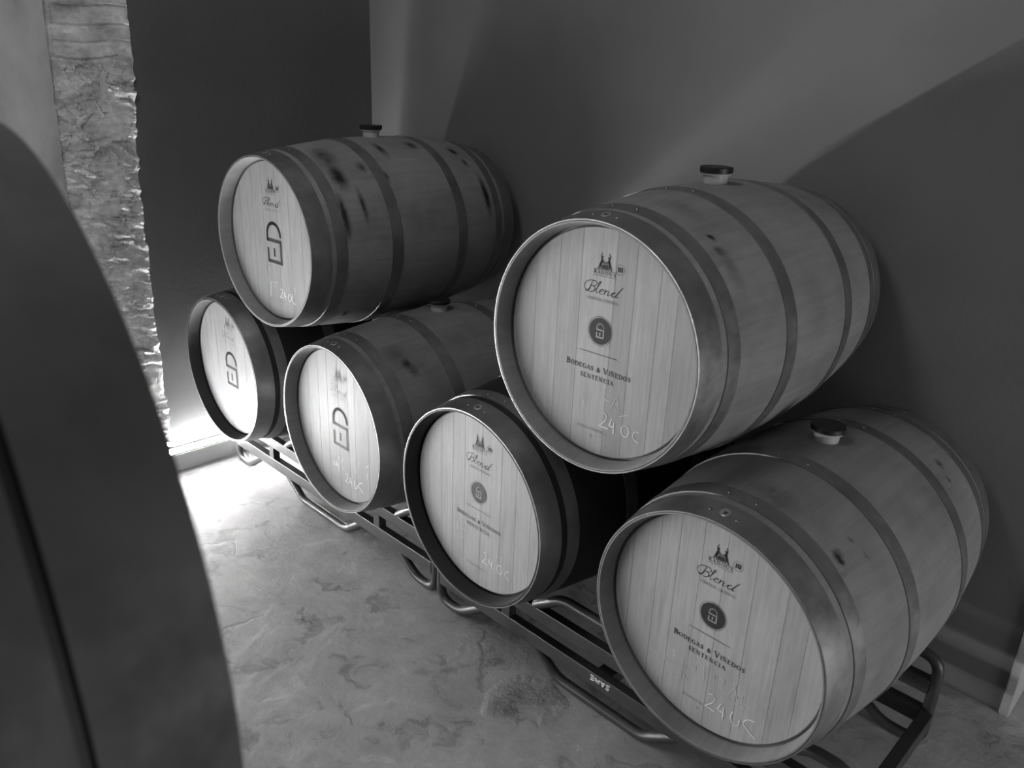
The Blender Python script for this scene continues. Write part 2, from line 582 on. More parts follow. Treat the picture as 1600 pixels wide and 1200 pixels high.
T_, N_ = 0.17, 0.075
def S(pts, w=T_, ser=()):
    return (pts, w, ser)
GLYPH = {   # advance width, strokes in a unit-high box; serifs are short thin bars
    'A': (0.78, [S([(0.39, 1.0), (0.06, 0.0)], N_), S([(0.37, 1.0), (0.70, 0.0)], T_), S([(0.18, 0.34), (0.57, 0.34)], N_), S([(-0.03, 0.02), (0.15, 0.02)], N_), S([(0.58, 0.02), (0.80, 0.02)], N_)]),
    'B': (0.66, [S([(0.14, 0), (0.14, 1)]), S([(0.02, 0.98), (0.34, 0.98)] + arc(0.34, 0.76, 0.19, 0.22, 90, -90, 8), N_ * 1.3), S([(0.14, 0.54), (0.36, 0.54)] + arc(0.36, 0.28, 0.24, 0.26, 90, -90, 8) + [(0.02, 0.02)], N_ * 1.3), S(arc(0.34, 0.28, 0.24, 0.24, 60, -60, 6), T_), S(arc(0.32, 0.76, 0.19, 0.2, 60, -60, 6), T_)]),
    'C': (0.72, [S(arc(0.42, 0.5, 0.36, 0.5, 45, 315, 16), N_ * 1.2), S(arc(0.42, 0.5, 0.34, 0.48, 130, 230, 8), T_), S([(0.67, 0.86), (0.67, 0.68)], N_)]),
    'D': (0.80, [S([(0.14, 0), (0.14, 1)]), S([(0.02, 0.98), (0.32, 0.98)] + arc(0.32, 0.5, 0.42, 0.48, 90, -90, 14) + [(0.02, 0.02)], N_ * 1.2), S(arc(0.30, 0.5, 0.41, 0.46, 55, -55, 8), T_)]),
    'E': (0.62, [S([(0.14, 0), (0.14, 1)]), S([(0.02, 0.98), (0.55, 0.98), (0.55, 0.82)], N_), S([(0.14, 0.52), (0.44, 0.52)], N_), S([(0.02, 0.02), (0.57, 0.02), (0.58, 0.2)], N_)]),
    'G': (0.78, [S(arc(0.42, 0.5, 0.36, 0.5, 45, 315, 16), N_ * 1.2), S(arc(0.42, 0.5, 0.34, 0.48, 130, 230, 8), T_), S([(0.68, 0.12), (0.68, 0.44)], T_), S([(0.54, 0.44), (0.78, 0.44)], N_)]),
    'I': (0.32, [S([(0.16, 0), (0.16, 1)]), S([(0.04, 0.98), (0.28, 0.98)], N_), S([(0.04, 0.02), (0.28, 0.02)], N_)]),
    'L': (0.60, [S([(0.14, 0), (0.14, 1)]), S([(0.02, 0.98), (0.28, 0.98)], N_), S([(0.02, 0.02), (0.54, 0.02), (0.56, 0.22)], N_)]),
    'M': (0.95, [S([(0.12, 0), (0.14, 1)], N_), S([(0.14, 1), (0.46, 0.05)], T_), S([(0.46, 0.05), (0.78, 1)], N_), S([(0.80, 1), (0.82, 0)], T_), S([(0.02, 0.02), (0.22, 0.02)], N_), S([(0.70, 0.02), (0.94, 0.02)], N_)]),
    'N': (0.82, [S([(0.12, 0), (0.12, 1)], N_), S([(0.12, 1), (0.68, 0)], T_), S([(0.68, 0), (0.68, 1)], N_), S([(0.0, 0.98), (0.14, 0.98)], N_), S([(0.02, 0.02), (0.22, 0.02)], N_), S([(0.58, 0.98), (0.80, 0.98)], N_)]),
    'O': (0.86, [S(arc(0.42, 0.5, 0.36, 0.49, 0, 360, 24), N_ * 1.2), S(arc(0.42, 0.5, 0.34, 0.46, 135, 225, 8), T_), S(arc(0.42, 0.5, 0.34, 0.46, 45, -45, 8), T_)]),
    'R': (0.72, [S([(0.14, 0), (0.14, 1)]), S([(0.02, 0.98), (0.34, 0.98)] + arc(0.34, 0.75, 0.20, 0.23, 90, -90, 8) + [(0.14, 0.52)], N_ * 1.2), S(arc(0.33, 0.75, 0.2, 0.2, 55, -55, 6), T_), S([(0.34, 0.52), (0.68, 0.0)], T_), S([(0.02, 0.02), (0.26, 0.02)], N_)]),
    'S': (0.56, [S(smooth_pts([(0.46, 0.80), (0.38, 0.96), (0.22, 0.97), (0.09, 0.84), (0.13, 0.64), (0.30, 0.50), (0.45, 0.36), (0.47, 0.17), (0.34, 0.03), (0.17, 0.04), (0.07, 0.22)], 4), N_ * 1.6), S([(0.13, 0.66), (0.44, 0.36)], T_)]),
    'T': (0.66, [S([(0.33, 0), (0.33, 1)]), S([(0.04, 0.82), (0.05, 0.98), (0.61, 0.98), (0.62, 0.82)], N_), S([(0.20, 0.02), (0.46, 0.02)], N_)]),
    'U': (0.80, [S([(0.14, 1), (0.14, 0.32)] + arc(0.39, 0.32, 0.25, 0.31, 180, 360, 10) + [(0.64, 1)], N_ * 1.2), S([(0.14, 1), (0.14, 0.3)], T_), S([(0.02, 0.98), (0.26, 0.98)], N_), S([(0.54, 0.98), (0.76, 0.98)], N_)]),
    'V': (0.76, [S([(0.06, 1), (0.38, 0)], T_), S([(0.38, 0), (0.68, 1)], N_), S([(-0.04, 0.98), (0.20, 0.98)], N_), S([(0.56, 0.98), (0.78, 0.98)], N_)]),
    'X': (0.74, [S([(0.08, 1), (0.64, 0)], T_), S([(0.62, 1), (0.08, 0)], N_), S([(0.0, 0.02), (0.2, 0.02)], N_), S([(0.5, 0.02), (0.74, 0.02)], N_), S([(0.0, 0.98), (0.2, 0.98)], N_), S([(0.52, 0.98), (0.72, 0.98)], N_)]),
    '&': (0.82, [S(smooth_pts([(0.72, 0.60), (0.56, 0.14), (0.28, 0.0), (0.08, 0.18), (0.16, 0.42), (0.44, 0.62), (0.46, 0.86), (0.32, 0.98), (0.20, 0.82), (0.30, 0.52), (0.50, 0.20), (0.74, 0.02)], 4), N_ * 1.8)]),
    ' ': (0.42, []),
}
GLYPH['Ñ'] = (0.82, GLYPH['N'][1] + [S(smooth_pts([(0.20, 1.14), (0.32, 1.24), (0.46, 1.16), (0.60, 1.26)], 4), N_ * 1.3)])

def text_width(items):
    return sum(GLYPH[c][0] * h for c, h in items)

def write(ink, text, x0, x1, base, h, caps_h=None, bold=1.0):
    """letters fitted between x0 and x1; with caps_h the first letter of each word is taller (small capitals)"""
    items, first = [], True
    for c in text:
        items.append((c, caps_h if (caps_h and first and c not in ' &') else h))
        first = (c == ' ')
    nat = text_width(items)
    gap = 0.13 * h
    sx = ((x1 - x0) - gap * (len(items) - 1)) / nat
    if sx > 1.3:
        sx = 1.3
        gap = ((x1 - x0) - nat * sx) / max(1, len(items) - 1)
    x = x0
    for c, hh in items:
        adv, strokes = GLYPH[c]
        for pts, w, _s in strokes:
            ink.stroke([(x + px * hh * sx, base + pz * hh) for px, pz in pts], w * hh * bold * (0.5 + 0.5 * sx))
        x += adv * hh * sx + gap

def ed_logo(ink, cx, cz, s, w=0.0118):
    """the ED monogram: a D laid on its side over a square E"""
    def t(p):
        return [(cx + a * s, cz + b * s) for a, b in p]
    up = arc(0.002, 0.022, 0.040, 0.0405, 0, 180, 22)
    ink.stroke(t(up + [(-0.038, 0.003)]), w * s)
    ink.stroke(t([(-0.038, 0.003), (0.0415, 0.003)]), w * s, square=True)
    ink.stroke(t([(0.0415, 0.003), (0.0415, -0.070)]), w * s, square=True)
    ink.stroke(t([(0.0415, -0.070), (-0.037, -0.070)]), w * s, square=True)
    ink.stroke(t([(-0.037, -0.070), (-0.037, -0.030)]), w * s, square=True)
    ink.stroke(t([(0.001, -0.0285), (0.001, -0.046)]), w * s, square=True)

def crest(ink):
    """two coopers either side of a cask, over the name, with the round stamp at the right"""
    def man(m):
        X = lambda x: 0.0015 + m * x
        ink.stroke([(X(-0.0175), 0.1755), (X(-0.0145), 0.1835), (X(-0.0105), 0.1925)], [0.0030, 0.0040, 0.0050])
        ink.stroke([(X(-0.0105), 0.1755), (X(-0.0120), 0.1830), (X(-0.0100), 0.1920)], [0.0022, 0.0030, 0.0046])
        ink.stroke([(X(-0.0100), 0.1930), (X(-0.0092), 0.1985)], [0.0055, 0.0035])
        ink.disc(X(-0.0088), 0.2020, 0.0026, 12)
        ink.stroke([(X(-0.0115), 0.1985), (X(-0.0125), 0.2050), (X(-0.0098), 0.2090), (X(-0.0095), 0.2120)], [0.0024, 0.0020, 0.0018, 0.0012])
        ink.stroke([(X(-0.0090), 0.1960), (X(-0.0045), 0.1915), (X(-0.0020), 0.1920)], [0.0026, 0.0022, 0.0016])
    man(1)
    man(-1)
    ink.poly([(-0.0065, 0.1755), (0.0095, 0.1755), (0.0105, 0.1815), (0.0092, 0.1862), (-0.0062, 0.1862), (-0.0075, 0.1815)])
    ink.stroke([(-0.0060, 0.1888), (0.0090, 0.1888)], 0.0018)
    ink.stroke([(-0.029, 0.1735), (0.033, 0.1735)], 0.0007)
    write(ink, 'RADOUX', -0.028, 0.0325, 0.1638, 0.0078, bold=0.9)
    ink.stroke([(-0.029, 0.1600), (0.033, 0.1600)], 0.0007)
    ink.stroke(arc(0.0425, 0.182, 0.0115, 0.0115, 0, 360, 28), 0.0007)
    for k in range(3):
        xx = 0.0375 + 0.0048 * k
        ink.stroke([(xx, 0.1780), (xx, 0.1862)], 0.0030)
    ink.stroke([(0.0365, 0.1862), (0.0485, 0.1862)], 0.0012)
    ink.stroke([(0.0365, 0.1780), (0.0485, 0.1780)], 0.0012)

def blend(ink):
    b = 0.1190
    def mm(pts, w, ww=None):
        q = [((x if x < -11 else -11 + (x + 11) * 1.33) / 1000, b + z / 1000) for x, z in smooth_pts(pts, 6)]
        n = len(q)
        if ww is None:
            ww = w
        ink.stroke(q, [(w + (ww - w) * math.sin(PI * i / max(1, n - 1))) / 1000 for i in range(n)])
    mm([(-29, 26), (-34, 14), (-39, 4), (-45, 0.5), (-48, 3)], 0.7, 2.6)
    mm([(-40, 5), (-48, 4), (-52, 11), (-49, 19), (-40, 25), (-29, 27), (-20, 26), (-17, 21), (-23, 16), (-33, 14.5)], 0.8, 1.5)
    mm([(-33, 14.5), (-24, 13.5), (-22, 8), (-28, 1.5), (-37, 0.5)], 0.8, 2.0)
    mm([(-23, 4), (-16, 12), (-9, 23), (-7.5, 27), (-10, 27), (-15.5, 14), (-18, 4), (-16, 0.5), (-11, 4)], 0.7, 1.6)
    mm([(-11, 4), (-4, 7), (-1, 10), (-4, 11.5), (-8, 8), (-9, 3), (-6, 0), (1, 4)], 0.7, 1.7)
    mm([(2, 10), (3, 11), (0, 0.5)], 1.2, 2.2)
    mm([(0.5, 4), (6, 10), (9, 10.5), (9, 7), (7, 2), (9, 0.4), (14, 4)], 0.8, 1.7)
    mm([(14, 4), (18, 9), (24, 10.8), (19.5, 9.5), (16.5, 5), (16.5, 1), (19.5, 0.2), (24, 4), (27, 8)], 0.9, 1.8)
    mm([(38, 26), (33, 19), (28, 10), (24.5, 3), (25.5, 0.4), (30, 3)], 1.0, 2.4)

def chalk_24(ink, dx, dz, s=1.0, w=0.0022, style=0):
    def t(p):
        return smooth_pts([(dx + (a - 0.075) * s, dz + (b + 0.178) * s) for a, b in p], 4)
    def l(p):
        return [(dx + (a - 0.075) * s, dz + (b + 0.178) * s) for a, b in p]
    ink.stroke(t([(0.026, -0.157), (0.034, -0.155), (0.040, -0.162), (0.035, -0.174), (0.0235, -0.187)]), w)
    ink.stroke(l([(0.0235, -0.187), (0.020, -0.190), (0.045, -0.1905)]), w)
    ink.stroke(l([(0.054, -0.163), (0.048, -0.181), (0.062, -0.181)]), w)
    ink.stroke(l([(0.0605, -0.170), (0.0615, -0.196)]), w)
    if style == 0:
        ink.stroke(arc(dx + 0.0185 * s, dz - 0.002 * s, 0.0105 * s, 0.0135 * s, 70, 440, 20), w)
        ink.stroke(t([(0.131, -0.171), (0.122, -0.172), (0.1155, -0.181), (0.119, -0.191), (0.131, -0.196)]), w)
    elif style == 1:
        ink.stroke(t([(0.080, -0.165), (0.077, -0.180), (0.084, -0.192), (0.094, -0.189), (0.096, -0.175)]), w)
        ink.stroke(t([(0.125, -0.158), (0.112, -0.162), (0.104, -0.175), (0.112, -0.182), (0.131, -0.194)]), w)
    else:
        ink.stroke(t([(0.112, -0.163), (0.104, -0.182), (0.090, -0.195), (0.078, -0.187), (0.082, -0.170), (0.095, -0.166), (0.104, -0.184), (0.118, -0.199), (0.132, -0.197)]), w)

def rub(ink, rnd, n, x0, x1, z0, z1, w=0.0016):
    """faint rubbed-out chalk strokes"""
    for _ in range(n):
        x, z = rnd.uniform(x0, x1), rnd.uniform(z0, z1)
        a = rnd.uniform(-0.5, 0.5) + rnd.choice((0, PI / 2, PI / 2, 1.1))
        l = rnd.uniform(0.010, 0.026)
        ink.stroke([(x, z), (x + l * math.cos(a), z + l * math.sin(a))], w)

# ------------------------------------------------------------------ wine barrel
def outer_r(y):
    return RB - (RB - RH) * (2 * y / LEN - 1) ** 2

HOOPS = [(0.0, 0.066), (0.086, 0.124), (0.297, 0.340)]
HOOPS = HOOPS + [(LEN - b, LEN - a) for a, b in HOOPS[::-1]]

def make_head(name, y, bounds, tones, mat_, parent, facing):
    """a disc of upright planks, fitted a little proud of the joints between them"""
    bm = bmesh.new()
    lay = bm.loops.layers.float_color.new('plank')
    R = RI - 0.0015
    xs = [-R] + list(bounds) + [R]
    def strip(x0, x1, yy, tone):
        x0, x1 = max(-R, x0), min(R, x1)
        pts = []
        n = 14
        for k in range(n + 1):
            x = x0 + (x1 - x0) * k / n
            pts.append((x, math.sqrt(max(0, R * R - x * x))))
        for k in range(n):
            (xa, za), (xb, zb) = pts[k], pts[k + 1]
            q = [(xa, -za), (xb, -zb), (xb, zb), (xa, za)]
            if za < 1e-6:
                q = q[:3] if zb > 1e-6 else None
            elif zb < 1e-6:
                q = [q[0], q[1], q[3]]
            if not q:
                continue
            f = bm.faces.new([bm.verts.new((a, yy, RB + b)) for a, b in (q if facing < 0 else q[::-1])])
            for lp in f.loops:
                lp[lay] = (tone, tone, tone, 1)
    g = 0.0005
    for i in range(len(xs) - 1):
        strip(xs[i] + (g if i else 0), xs[i + 1] - (g if i < len(xs) - 2 else 0), y, tones[i % len(tones)])
    for b in bounds:
        strip(b - g, b + g, y - facing * 0.0003, 0.42)
    n = 120
    ra = [bm.verts.new((R * math.sin(2 * PI * k / n), y, RB + R * math.cos(2 * PI * k / n))) for k in range(n)]
    rb = [bm.verts.new(((R + 0.004) * math.sin(2 * PI * k / n), y - facing * 0.0045, RB + (R + 0.004) * math.cos(2 * PI * k / n))) for k in range(n)]
    for k in range(n):
        f = bm.faces.new((ra[k], ra[(k + 1) % n], rb[(k + 1) % n], rb[k]) if facing < 0 else (rb[k], rb[(k + 1) % n], ra[(k + 1) % n], ra[k]))
        for lp in f.loops:
            lp[lay] = (0.8, 0.8, 0.8, 1)
    bmesh.ops.remove_doubles(bm, verts=bm.verts, dist=1e-6)
    return obj(name, bm, mat_, parent, smooth=False)

def make_barrel(center, yaw, label, seed, base, head_base, bounds, tones, stains, print_kind, group, ink=None, chalk=None, rubbed=0, hoops=None, hoop_mat=None):
    """center: middle of the front rim; the barrel lies along its local y, front at -y"""
    rnd = random.Random(seed)
    ax = Vector((-math.sin(yaw), math.cos(yaw), 0))
    base_pt = Vector(center) + ax * HALF - Vector((0, 0, RB))
    root = empty('wine_barrel', base_pt, yaw)
    tag(root, label, 'barrel', group)
    # staves
    seg, ny = 180, 76
    prof = []
    for k in range(ny + 1):
        y = LEN * k / ny
        prof.append((outer_r(y) - 0.0022, y))
    bm = bmesh.new()
    full = [(RI - 0.004, DH + 0.009), (RI + 0.0065, DH + 0.008), (RI + 0.0065, DH - 0.001), (RI + 0.0045, DH - 0.004), (0.2775, 0.004), (0.2795, 0.0)] + [(RH - 0.004, 0.0)] + prof[1:-1] + [(RH - 0.004, LEN), (0.2795, LEN), (0.2775, LEN - 0.004), (RI + 0.0045, LEN - DH + 0.004), (RI + 0.0065, LEN - DH + 0.001), (RI + 0.0065, LEN - DH - 0.008), (RI - 0.004, LEN - DH - 0.009)]
    rings = lathe_y(bm, [(r, y - HALF) for r, y in full], seg, RB)
    lay = bm.verts.layers.float_color.new('stain')
    if stains:
        for v in bm.verts:
            th = math.degrees(math.atan2(v.co.x, v.co.z - RB))
            yy = v.co.y + HALF
            s = 0.0
            for (y0, t0, ry, rt, amp) in stains:
                d2 = ((yy - y0) / ry) ** 2 + ((th - t0) / rt) ** 2
                if d2 < 4:
                    s = max(s, amp * math.exp(-d2 * 1.4))
            v[lay] = (s, s, s, 1)
    obj('staves', bm, stave_mat('oak_staves', base, seed), root, smooth=True, angle=35)
    hm = head_mat('oak_head', head_base, seed)  # head tone darkened for barrels near the strip, offsetting its light falloff
    head = make_head('front_head', DH - HALF, bounds, tones, hm, root, -1)
    make_head('rear_head', HALF - DH, [-0.2, -0.13, -0.06, 0.02, 0.09, 0.17], [1, .9, 1.05, .95], hm, root, 1)
    # hoops with their rivets
    for i, (a, b) in enumerate(hoops or HOOPS):
        bm = bmesh.new()
        n = 5
        pr = [(outer_r(a + (b - a) * k / n) + 0.0006, a + (b - a) * k / n - HALF) for k in range(n + 1)]
        e = 0.0030
        inner = [(r - e, y) for r, y in pr[::-1]]
        lathe_y(bm, pr + inner, 128, RB, closed=True)
        hoop = obj('hoop', bm, hoop_mat or M_HOOP, root, smooth=True, angle=30)
        ym = (a + b) / 2
        degs = (-6.5, 6.0) if i < 3 else (-7.0, 4.5)
        for dg in degs:
            bm = bmesh.new()
            th = math.radians(dg)
            bmesh.ops.create_uvsphere(bm, u_segments=10, v_segments=6, radius=0.0052)
            rr = outer_r(ym) + 0.0004
            for v in bm.verts:
                v.co = Vector((v.co.x, v.co.y, v.co.z * 0.55))
            bmesh.ops.rotate(bm, verts=bm.verts, cent=(0, 0, 0), matrix=Matrix.Rotation(th, 3, 'Y'))
            bmesh.ops.translate(bm, verts=bm.verts, vec=(rr * math.sin(th), ym - HALF + rnd.uniform(-0.003, 0.003), RB + rr * math.cos(th)))
            obj('rivet', bm, M_RIVET, hoop)
        if i == 0:
            bm = bmesh.new()      # round stamped plate between the rivets
            r1 = outer_r(0.036) + 0.0012
            n = 28
            for (rad, h) in ((0.0125, 0.0),):
                ring = [bm.verts.new((rad * math.cos(2 * PI * k / n), 0.036 - HALF + rad * math.sin(2 * PI * k / n), RB + math.sqrt(r1 ** 2 - (rad * math.cos(2 * PI * k / n)) ** 2) + 0.45 * 0 + 0.1025 * rad * math.sin(2 * PI * k / n) * 2)) for k in range(n)]
                rin = [bm.verts.new((v.co.x * 0.86, 0.036 - HALF + (v.co.y - 0.036 + HALF) * 0.86, v.co.z + 0.0016)) for v in ring]
                for k in range(n):
                    bm.faces.new((ring[k], ring[(k + 1) % n], rin[(k + 1) % n], rin[k]))
                bm.faces.new(rin)
            obj('stamped_plate', bm, plain('stamped_plate_metal', 0.42, 0.4, 0.6), hoop, smooth=False)
            bm = bmesh.new()
            for zx, zy in ((-0.002, 0.002), (0.003, 0.000), (0.001, -0.004)):
                box(bm, zx - 0.0028, zx + 0.0028, 0.036 - HALF + zy - 0.0012, 0.036 - HALF + zy + 0.0012, RB + r1 + 0.0005, RB + r1 + 0.0022)
            obj('plate_mark', bm, M_INK, hoop, smooth=False)
    # bung
    bm = bmesh.new()
    zc = RB + RB - 0.006
    def lathe_z(bm, pr, seg=32):
        rr = [[bm.verts.new((r * math.cos(2 * PI * k / seg), r * math.sin(2 * PI * k / seg), z)) for k in range(seg)] for r, z in pr]
        for i in range(len(rr) - 1):
            for k in range(seg):
                bm.faces.new((rr[i][k], rr[i][(k + 1) % seg], rr[i + 1][(k + 1) % seg], rr[i + 1][k]))
        bm.faces.new(rr[0][::-1])
        bm.faces.new(rr[-1])
    lathe_z(bm, [(0.0285, zc), (0.0305, zc + 0.024), (0.0360, zc + 0.0245), (0.0365, zc + 0.0285), (0.030, zc + 0.0290)])
    bung = obj('bung', bm, M_BUNG, root, smooth=True, angle=35)
    bung['label'] = 'pale silicone bung collar'
    bm = bmesh.new()
    lathe_z(bm, [(0.036, zc + 0.0285), (0.0400, zc + 0.030), (0.0405, zc + 0.0415), (0.0385, zc + 0.0435), (0.020, zc + 0.0440)])
    obj('bung_cap', bm, M_CAP, bung, smooth=True, angle=35)['label'] = 'black bung cap'
    # printing on the front head
    yk = DH - HALF - 0.0007
    if print_kind in ('roundel', 'logo'):
        ik = Ink(yk)
        pale = Ink(yk)
        crest(ik)
        blend(ik)
        write(pale, 'LIMITED EDITION', -0.041, 0.045, 0.1030, 0.0062, bold=0.8)
        if print_kind == 'roundel':
            ik.disc(0.0015, 0.0345, 0.0310)
            ik.stroke(arc(0.0015, 0.0345, 0.0340, 0.0340, 0, 360, 48), 0.0008)
            ik.stroke([(-0.051, -0.020), (0.054, -0.020)], 0.0011)
            write(ik, 'BODEGAS & VIÑEDOS', -0.089, 0.095, -0.0620, 0.0100, 0.0130)
            write(ik, 'SENTENCIA', -0.046, 0.050, -0.0830, 0.0098)
            lg = Ink(yk - 0.0004)
            ed_logo(lg, 0.0015, 0.0370, 0.24, 0.0125)
            lo = obj('roundel_monogram', lg.bm, M_LIGHT_LOGO, head, smooth=False)
            lo.location = (0, 0, RB)
        else:
            ed = Ink(yk)
            ed_logo(ed, 0.0, 0.0, 1.0)
            lo = obj('monogram', ed.bm, ink[1], head, smooth=False)
            lo.location = (0, 0, RB)
        evo = Ink(yk)
        write(evo, 'EVOLUTION T', -0.044, 0.043, -0.2090, 0.0062, bold=0.85)
        write(evo, 'N', -0.005, 0.001, -0.2270, 0.0066, bold=0.85)
        a = obj('printed_lettering', ik.bm, ink[0], head, smooth=False)
        a.location = (0, 0, RB)
        a = obj('edition_lettering', pale.bm, M_INK_PALE, head, smooth=False)
        a.location = (0, 0, RB)
        a = obj('evolution_lettering', evo.bm, M_INK_PALE, head, smooth=False)
        a.location = (0, 0, RB)
    if chalk:
        ck = Ink(yk - 0.0005)
        dx, dz, s, st, w = chalk[:5]
        chalk_24(ck, dx, dz, s, w, st)
        for pl in (chalk[5] if len(chalk) > 5 else []):
            ck.stroke(pl, 0.0020)
        a = obj('chalk_lettering', ck.bm, M_CHALK, head, smooth=False)
        a.location = (0, 0, RB)
        dm = Ink(yk - 0.0003)
        rub(dm, rnd, rubbed, -0.10, 0.12, -0.165, -0.105)
        for pl in (chalk[6] if len(chalk) > 6 else []):
            dm.stroke(pl, 0.0016)
        a = obj('rubbed_lettering', dm.bm, M_CHALK_DIM, head, smooth=False)
        a.location = (0, 0, RB)
    return root

G_ROW, G_TOP = 'barrels on the floor racks', 'barrels stacked on top of the row'
DARK = (M_INK, M_INK)
FADE = (M_INK_PALE, M_INK_FADE)
HALFWORN = (M_INK_FADE, M_INK_FADE)
T8 = [1.0, 0.95, 1.04, 0.98, 1.06, 0.92, 1.02, 0.97]

B = {'B1': (-0.4859, -0.3279, 0.5703), 'B2': (0.2584, -0.3224, 0.5703), 'B3': (0.9444, -0.3276, 0.5703), 'B4': (1.6894, -0.3199, 0.5703), 'T1': (-0.1134, -0.3115, 1.1310), 'T2': (1.3182, -0.3180, 1.1299)}

make_barrel(B['B1'], -0.0079, 'oak barrel with dark monogram nearest the end wall, under the far stacked barrel', 1, 0.2, 0.28,
            [-0.19, -0.11, -0.03, 0.05, 0.12, 0.19], [1.0, 1.02, 0.98, 1.0, 1.03, 0.99], [], 'logo', G_ROW, (M_INK_FADE, M_INK),
            (0.072, -0.188, 0.85, 2, 0.0024), 3)
make_barrel(B['B2'], -0.0130, 'oak floor-rack barrel with worn patchy monogram, second from the end wall', 2, 0.2, 0.235,
            [-0.19, -0.125, -0.07, -0.005, 0.052, 0.09, 0.165], [0.98, 1.02, 1.0, 0.96, 0.97, 1.16, 1.0, 1.02], [(0.18, 38, 0.014, 4, 1.0), (0.19, 43, 0.02, 5, .6), (0.16, 30, 0.05, 12, .35)], 'logo', G_ROW, FADE,
            (0.072, -0.186, 0.95, 1, 0.0022, [[(-0.046, -0.142), (-0.043, -0.160)], [(-0.028, -0.140), (-0.034, -0.155), (-0.022, -0.155)], [(-0.021, -0.143), (-0.019, -0.176)], [(0.160, -0.085), (0.150, -0.095)], [(0.155, -0.115), (0.152, -0.140)]]), 9)
make_barrel(B['B3'], -0.0233, 'oak floor-rack barrel with grey roundel print, between worn-monogram barrel and nearest barrel', 3, 0.19, 0.4,
            [-0.221, -0.161, -0.111, -0.059, 0.011, 0.091, 0.149, 0.205], [0.97, 1.0, 1.03, 0.98, 1.02, 1.0, 0.94, 0.98, 0.96], [], 'roundel', G_ROW, HALFWORN,
            (0.078, -0.166, 1.0, 0, 0.0022), 6)
make_barrel(B['B4'], -0.0171, 'oak floor-rack barrel nearest the camera with crisp roundel and faint chalk sums', 4, 0.215, 0.43,
            [-0.223, -0.153, -0.103, -0.044, 0.013, 0.085, 0.160, 0.212], [0.93, 0.97, 1.03, 1.0, 1.04, 1.0, 1.03, 0.90, 0.96],
            [(0.155, 38.8, 0.008, 2.6, 1.3), (0.150, 41, 0.010, 2.8, 1.2), (0.142, 45.5, 0.006, 1.5, 1.0), (0.227, 45.3, 0.004, 2.2, 1.1), (0.726, 36, 0.012, 3, .9), (0.711, 43.6, 0.008, 2, .8), (0.21, 38, 0.006, 2, .5), (0.16, 8, 0.05, 14, .35)], 'roundel', G_ROW, DARK,
            (0.078, -0.190, 1.15, 1, 0.0026, [], [[(-0.150, -0.142), (-0.05, -0.146)], [(-0.088, -0.110), (-0.078, -0.108), (-0.084, -0.116), (-0.076, -0.121), (-0.086, -0.126)], [(-0.054, -0.112), (-0.056, -0.175)], [(-0.030, -0.122), (-0.012, -0.122)], [(-0.021, -0.113), (-0.021, -0.131)], [(0.000, -0.104), (0.003, -0.141)], [(0.028, -0.108), (0.028, -0.135)], [(0.040, -0.112), (0.050, -0.108), (0.053, -0.115), (0.040, -0.132), (0.058, -0.132)], [(0.066, -0.138), (0.079, -0.110), (0.090, -0.140)], [(0.100, -0.120), (0.099, -0.140), (0.112, -0.138)], [(0.02, -0.152), (0.11, -0.15)]]), 4)
make_barrel(B['T1'], 0.0393, 'oak barrel stacked on top nearest the end wall, with wine-stained staves', 5, 0.26, 0.31,
            [-0.2, -0.12, -0.055, 0.03, 0.10, 0.17], [0.98, 1.0, 0.95, 0.93, 1.05, 1.02, 1.0],
            [(0.171, 42, 0.030, 11, .85), (0.174, 24, 0.045, 14, .55), (0.212, 63, 0.012, 13, .75), (0.405, 24, 0.016, 10, .8), (0.56, 21, 0.028, 6, .7), (0.742, 27, 0.022, 5, .9), (0.755, 38.8, 0.014, 4, .9), (0.79, 64, 0.018, 15, 1.0), (0.34, 47, 0.014, 5, .85), (0.272, 38, 0.02, 5, .6), (0.135, 68, 0.016, 16, .9), (0.174, 138, 0.006, 4, .9), (0.19, 137, 0.005, 4, .8)], 'logo', G_TOP, DARK,
            (0.066, -0.180, 0.85, 2, 0.0022, [[(-0.035, -0.147), (-0.042, -0.201)]], [[(-0.036, -0.147), (0.005, -0.142)]]), 7)
make_barrel(B['T2'], 0.0222, 'large oak barrel stacked on top nearest the camera, with dark roundel print', 6, 0.24, 0.335,
            [-0.195, -0.126, -0.063, 0.031, 0.084, 0.148, 0.193], [0.93, 0.99, 0.95, 1.07, 0.84, 0.98, 1.02, 0.83],
            [(0.174, 34.4, 0.007, 1.8, 1.1), (0.167, 41, 0.009, 2.0, 1.3), (0.17, 50, 0.03, 14, .3), (0.20, 15, 0.05, 12, .3), (0.30, 62, 0.03, 10, .22)], 'roundel', G_TOP, DARK,
            (0.075, -0.178, 1.0, 0, 0.0026, [], [[(0.031, -0.124), (0.048, -0.120)], [(0.050, -0.135), (0.062, -0.107), (0.072, -0.133)], [(0.055, -0.124), (0.069, -0.122)], [(0.075, -0.150), (0.095, -0.140)]]), 3)

